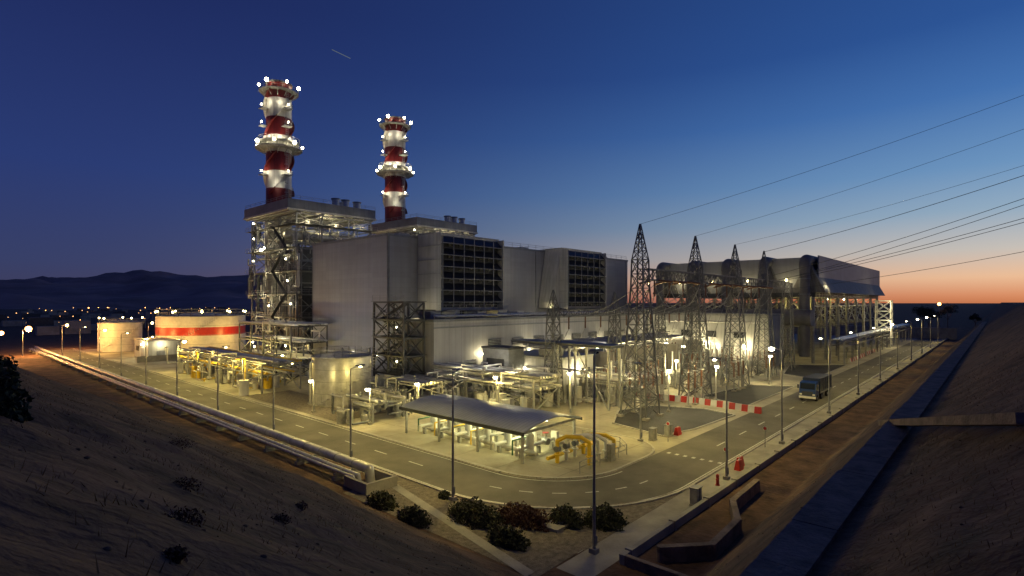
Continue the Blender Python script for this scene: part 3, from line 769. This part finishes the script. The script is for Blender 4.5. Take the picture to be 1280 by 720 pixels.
# ---------------------------------------------------------------- lamps
def post(x,y,h,dx,dy,power=0,lit=True,head='lampy',col=WARM,cut=True):
    b=B('lamp_post'); b.cyl((0,0,0),(0,0,h),.11,'galv',10,.06); b.box(-.25,-.25,0,.25,.25,.3,'conc'); b.box(-.12,-.16,.5,.12,-.1,1.1,'grey')
    b.beam((0,0,h),(dx*1.1,dy*1.1,h+.25),.08,'galv')
    b.box(dx*1.1-.35*abs(dx)-.14,dy*1.1-.35*abs(dy)-.14,h+.22,dx*1.1+.35*abs(dx)+.14,dy*1.1+.35*abs(dy)+.14,h+.36,'grey')
    if lit: b.sph((dx*1.1,dy*1.1,h+.08),.32,head,10,8,.7)
    else: b.sph((dx*1.1,dy*1.1,h+.12),.18,head,8,6,.4)
    o=b.done((x,y,0))
    if power:
        p=(x+dx*1.1,y+dy*1.1,h-.35)
        if cut: spot(o,p,(p[0]+dx*2.2,p[1]+dy*2.2,0),power*GL,col,134,.2,.45)
        else: light(o,p,power,col,.2)
    return o
post(29.3,32.9,10.2,.7,.3,1600,False,'glass'); post(29.2,19.3,12.6,.7,.3,400,False,'glass')
for y in (48.6,66,84,102,120,138,158,180,205): post(29.6,y,9.3,1,0,1700 if y<210 else 0,y in (102,158,205),'lampy')
for x in (49.3,65.9,88.6,110,133,158,185,212,240,270): post(x,18.4,10.6,0,1,1400,x in (65.9,158,212,240),'lampw')
post(56,30.7,8.6,.7,.7,1500,False,'glass')
for (x,y,h,p) in ((40.2,61.4,4.6,460),(49.5,63,4.1,360),(39,74,4.6,340),(94.5,44.5,5.2,1200),(84,33,6,700),(112,33.5,5.5,800),(128,44,6,800),(62,45,6,800),(105,48,7,600),(57.5,55,5,400),(74,36,6,700)):
    post(x,y,h,-.5,-.3,p,True,'lampw',(1,.82,.36) if x>70 else WARM,False)
# ---------------------------------------------------------------- barriers, cabinets, truck
def barseg(bar,x,y,ax,m):
    a,c,d,e=(.3,.45,.12,.45) if ax else (.7,.3,.7,.12)
    bar.add([(x-a,y-c,.02),(x+a,y-c,.02),(x+a,y+c,.02),(x-a,y+c,.02),(x-d,y-e,.95),(x+d,y-e,.95),(x+d,y+e,.95),(x-d,y+e,.95)],
       [(4,5,6,7),(0,1,5,4),(1,2,6,5),(2,3,7,6),(3,0,4,7)],m)
bar=B('traffic_barrier')
for i in range(22):
    t=i/21; barseg(bar,81.5+1.5*math.sin(t*3),46.5-t*20.5,1,'redp' if i%2 else 'white')
bar.done()
bar=B('traffic_barrier')
for i in range(26): barseg(bar,168+i*1.6,30+.02*i,0,'redp' if i%2 else 'white')
bar.done()
for (x,y) in ((53.0,18.6),(54.1,18.9),(62,29.0)):
    b=B('water_barrier'); b.add([(-.5,-.3,0),(.5,-.3,0),(.5,.3,0),(-.5,.3,0),(-.45,-.13,.9),(.45,-.13,.9),(.45,.13,.9),(-.45,.13,.9)],[(4,5,6,7),(0,1,5,4),(1,2,6,5),(2,3,7,6),(3,0,4,7)],'redp')
    b.box(-.2,-.05,.9,.2,.05,1.0,'white'); b.done((x,y,.02))
for (x,y) in ((41.5,17.9),(60.5,29.5),(57.6,30)):
    b=B('electrical_cabinet'); b.box(-.45,-.3,.1,.45,.3,1.35,'galv'); b.box(-.5,-.35,1.35,.5,.35,1.42,'grey'); b.box(-.5,-.35,0,.5,.35,.1,'conc'); b.box(-.02,-.32,.2,.02,-.3,1.3,'dark'); b.done((x,y,.02))
for (x,y) in ((47.2,18.4),):
    b=B('fire_hydrant'); b.cyl((0,0,0),(0,0,.8),.13,'redp',10); b.sph((0,0,.82),.16,'redp'); b.cyl((-.25,0,.55),(.25,0,.55),.07,'redp',8); b.cyl((0,0,0),(0,0,.06),.2,'redp',10); b.done((x,y,.02))
for (x,y) in ((51.5,19.3),(58,28.3),(63,19.3)):
    b=B('traffic_sign'); b.cyl((0,0,0),(0,0,2.2),.035,'galv',8); b.cyl((-.02,0,2.1),(-.05,0,2.1),.24,'white',16); b.cyl((-.051,0,2.1),(-.06,0,2.1),.17,'redp',16); b.done((x,y,.02))
t=B('truck')
t.box(-4.6,-.5,.7,5.2,.5,1.0,'dark')
prof=[(-4.9,.55),(-2.9,.55),(-2.9,2.9),(-3.3,3.15),(-4.5,3.0),(-4.9,1.9)]
n=len(prof); vs=[(x,-1.2,z) for x,z in prof]+[(x,1.2,z) for x,z in prof]
t.add(vs,[tuple(range(n)),tuple(range(2*n-1,n-1,-1))]+[(i,n+i,n+(i+1)%n,(i+1)%n) for i in range(n)],'blue')
t.add([(-4.93,-1.05,1.98),(-4.93,1.05,1.98),(-4.58,1.05,2.9),(-4.58,-1.05,2.9)],[(0,1,2,3)],'glass')
for s in (-1.21,1.21): t.add([(-4.6,s,1.9),(-3.4,s,1.9),(-3.4,s,2.7),(-4.35,s,2.7)],[(0,1,2,3)],'glass')
t.box(-4.96,-.8,.95,-4.9,.8,1.6,'dark'); t.box(-5.05,-1.22,.5,-4.8,1.22,.85,'white')
for s in (-.95,.95): t.box(-5.0,s-.18,1.0,-4.92,s+.18,1.25,'white')
for s in (-1.4,1.4): t.box(-4.8,s-.12,2.0,-4.65,s+.12,2.6,'dark')
t.add([(-2.2,-1.25,1.2),(5.6,-1.25,1.2),(5.6,1.25,1.2),(-2.2,1.25,1.2),(-2.4,-1.3,3.5),(5.9,-1.3,3.4),(5.9,1.3,3.4),(-2.4,1.3,3.5)],
  [(0,3,2,1),(4,5,6,7),(0,1,5,4),(1,2,6,5),(2,3,7,6),(3,0,4,7)],'navy')
for i in range(7): t.box(-2.0+i*1.2,-1.36,1.25,-1.9+i*1.2,-1.24,3.4,'grey')
t.box(-2.3,-1.36,1.1,5.7,-1.26,1.3,'galv')
for x in (-3.9,-.9,2.9,4.3):
    for s in (-1.22,.9): t.cyl((x,s,.52),(x,s+.32,.52),.52,'rubber',18); t.cyl((x,s-.02,.52),(x,s+.34,.52),.24,'galv',12)
o=t.done((101.7,23.2,.03))
# ---------------------------------------------------------------- vegetation
def leaves(b,c,rx,ry,rz,n,m,s=.14):
    for _ in range(n):
        while True:
            p=Vector((U(-1,1),U(-1,1),U(-.2,1)))
            if .35<p.length<1 : break
        k=1+.35*noise.noise(p*2.3+Vector(c))
        q=Vector((c[0]+p.x*rx*k,c[1]+p.y*ry*k,c[2]+max(0.02,p.z*rz*k)))
        a=Vector((U(-1,1),U(-1,1),U(-1,1))).normalized()*s*U(.6,1.3); d=a.cross(Vector((U(-1,1),U(-1,1),U(-1,1)))).normalized()*s*.6
        b.add([q-a,q-d,q+a,q+d],[(0,1,2,3)],m)
def shrub(name,x,y,z,rx,ry,rz,n,m,s=.14):
    b=B(name)
    for k in range(9):
        a=U(0,6.28); b.cyl((0,0,-.05),(math.cos(a)*rx*.6,math.sin(a)*ry*.6,rz*U(.5,.9)),.04 if s>.1 else .012,'insul',5,.01)
    leaves(b,(0,0,0),rx,ry,rz,n,m,s); b.done((x,y,z))
shrub('hedge_shrub',27.8,28.8,0,1.4,2.5,1.3,3600,'leaf',.11); shrub('hedge_shrub',26.6,24.4,0,1.0,1.6,1.0,2200,'leaf',.11)
shrub('brown_shrub',30.0,26.0,0,1.4,2.4,1.1,3200,'leafb',.11)
shrub('hedge_shrub',33.6,21.3,0,1.5,1.5,1.2,3000,'leaf',.11); shrub('hedge_shrub',31.8,23.4,0,1.1,1.4,1.2,2200,'leaf',.11)
shrub('hedge_shrub',24.9,36.3,0,.9,1.6,1.0,1800,'leaf',.11); shrub('hedge_shrub',24.6,31.9,0,.9,1.7,1.0,1800,'leaf',.11)
shrub('hedge_shrub',29.2,33.8,0,.5,.6,.6,700,'leaf',.09)
shrub('hillside_bush',1.15,15.9,height(1.15,15.9)-.2,.55,.9,1.35,2600,'leafd',.08); shrub('hillside_bush',2.2,37,height(2.2,37)-.1,1.0,2.0,.9,1800,'leafd',.1)
for (x,y,r) in ((2.5,8.4,.28),(1.7,6.0,.14),(4.2,14,.35),(7,24,.5),(6,13,.25),(10,20,.3)):
    shrub('dry_shrub',x,y,height(x,y)-.03,r,r*1.2,r*.8,420,'leafb',.028)
dg=B('dry_grass')
for i in range(18000):
    x=U(.8,24); y=U(3,60)
    if noise.noise(Vector((x*.5,y*.5,9)))<.05: continue
    z=height(x,y)
    if z<.2: continue
    hh=U(.04,.17); a=U(0,6.28); w=.009; dx,dy=math.cos(a)*w,math.sin(a)*w
    dg.add([(x-dx,y-dy,z-.02),(x+dx,y+dy,z-.02),(x+U(-.1,.1),y+U(-.1,.1),z+hh)],[(0,1,2)],'drygrass')
for i in range(6000):
    x=U(9,70); y=U(-4,3.4); z=height(x,y)
    hh=U(.05,.2); a=U(0,6.28); w=.010; dx,dy=math.cos(a)*w,math.sin(a)*w
    dg.add([(x-dx,y-dy,z-.02),(x+dx,y+dy,z-.02),(x+U(-.1,.1),y+U(-.1,.1),z+hh)],[(0,1,2)],'drygrass')
dg.done()
sto=B('loose_stones')
for i in range(1500):
    if R()<.6: x=U(1,23); y=U(3,55)
    else: x=U(10,90); y=U(-3,12)
    if 3.8<y<6.1 and x>12: continue
    z=height(x,y); r=U(.015,.06); sto.sph((x,y,z),r,'stone',5,4,.6)
sto.done()
def tree(x,y,z,h):
    b=B('tree'); b.cyl((0,0,-.5),(0,0,h*.5),.25,'insul',8,.12)
    for k in range(6):
        a=k*1.05; e=(math.cos(a)*h*.2,math.sin(a)*h*.2,h*U(.55,.85)); b.cyl((0,0,h*.35),e,.1,'insul',6,.03); leaves(b,(e[0],e[1],e[2]-.5),h*.13,h*.13,h*.14,160,'leaf',.3)
    leaves(b,(0,0,h*.6),h*.18,h*.18,h*.34,500,'leaf',.3); b.done((x,y,z))
for x,y in ((330,26),(352,30),(372,10),(420,24)): tree(x,y,height(x,y)-.5,U(14,18) if y>20 else U(8,9))
b=B('street_lamp'); b.cyl((0,0,0),(0,0,15),.14,'galv',8); b.sph((0,0,15),.9,'lampo'); b.done((420,28,0))
b=B('contrail'); b.cyl((1558,2750,1416),(1626,2674,1367),2.0,mk('contrail_glow',(.6,.6,.6),.9,emit=(.6,.75,.7),es=.15),6); b.done()  # sky streak made bright by emission put into its material
# ---------------------------------------------------------------- world, sun, camera
w=bpy.data.worlds.new('World'); scene.world=w; w.use_nodes=True
nt=w.node_tree; N=nt.nodes; L=nt.links; bg=N['Background']
SD=Vector((.97,-.24,0)).normalized()
sk=N.new('ShaderNodeTexSky'); sk.sky_type='NISHITA'; sk.sun_disc=False
sk.sun_elevation=math.radians(-4.0); sk.sun_rotation=math.radians(104); sk.altitude=100; sk.air_density=1.0; sk.dust_density=1.0; sk.ozone_density=3.0
tc=N.new('ShaderNodeTexCoord')
sp=N.new('ShaderNodeSeparateXYZ'); L.new(tc.outputs['Generated'],sp.inputs[0])
mu=N.new('ShaderNodeVectorMath'); mu.operation='MULTIPLY'; mu.inputs[1].default_value=(1,1,0); L.new(tc.outputs['Generated'],mu.inputs[0])
no=N.new('ShaderNodeVectorMath'); no.operation='NORMALIZE'; L.new(mu.outputs[0],no.inputs[0])
dt=N.new('ShaderNodeVectorMath'); dt.operation='DOT_PRODUCT'; dt.inputs[1].default_value=SD; L.new(no.outputs[0],dt.inputs[0])
mr=N.new('ShaderNodeMapRange'); mr.inputs['From Min'].default_value=-.25; mr.inputs['From Max'].default_value=1.0; L.new(dt.outputs['Value'],mr.inputs['Value'])
pw=N.new('ShaderNodeMath'); pw.operation='POWER'; pw.inputs[1].default_value=2.6; L.new(mr.outputs[0],pw.inputs[0])
def ramp(st):
    r=N.new('ShaderNodeValToRGB'); e=r.color_ramp.elements
    e[0].position=st[0][0]; e[0].color=(*st[0][1],1); e[1].position=st[-1][0]; e[1].color=(*st[-1][1],1)
    for p,c in st[1:-1]:
        q=e.new(p); q.color=(*c,1)
    L.new(sp.outputs[2],r.inputs[0]); return r
rt=ramp([(0,(.60,.20,.08)),(.010,(.72,.28,.13)),(.036,(.86,.52,.31)),(.075,(.58,.53,.47)),(.13,(.29,.41,.52)),(.19,(.15,.30,.51)),(.285,(.055,.165,.42)),(.376,(.024,.09,.30)),(.7,(.01,.03,.14))])
ra=ramp([(0,(.050,.046,.098)),(.06,(.038,.050,.135)),(.2,(.022,.042,.165)),(.45,(.012,.022,.105)),(.8,(.008,.015,.07))])
mx=N.new('ShaderNodeMixRGB'); L.new(pw.outputs[0],mx.inputs[0]); L.new(ra.outputs[0],mx.inputs[1]); L.new(rt.outputs[0],mx.inputs[2])
ad=N.new('ShaderNodeMixRGB'); ad.blend_type='ADD'; ad.inputs[0].default_value=.2; L.new(mx.outputs[0],ad.inputs[1]); L.new(sk.outputs[0],ad.inputs[2])
L.new(ad.outputs[0],bg.inputs['Color']); bg.inputs['Strength'].default_value=1.0
sl=bpy.data.lights.new('sun','SUN'); sl.energy=.02; sl.angle=math.radians(10); sl.color=(1,.6,.4)
so=bpy.data.objects.new('sun',sl); scene.collection.objects.link(so); so.rotation_euler=Vector((-.97,.24,-.03)).to_track_quat('-Z','Y').to_euler()
cam=bpy.data.cameras.new('camera'); co=bpy.data.objects.new('camera',cam); scene.collection.objects.link(co)
co.location=(0,0,16); co.rotation_euler=(math.radians(90),0,math.atan2(-.742,.670)); cam.sensor_width=36; cam.lens=36*677/1280; cam.shift_y=18/1280
cam.clip_end=30000; cam.clip_start=.1; scene.camera=co
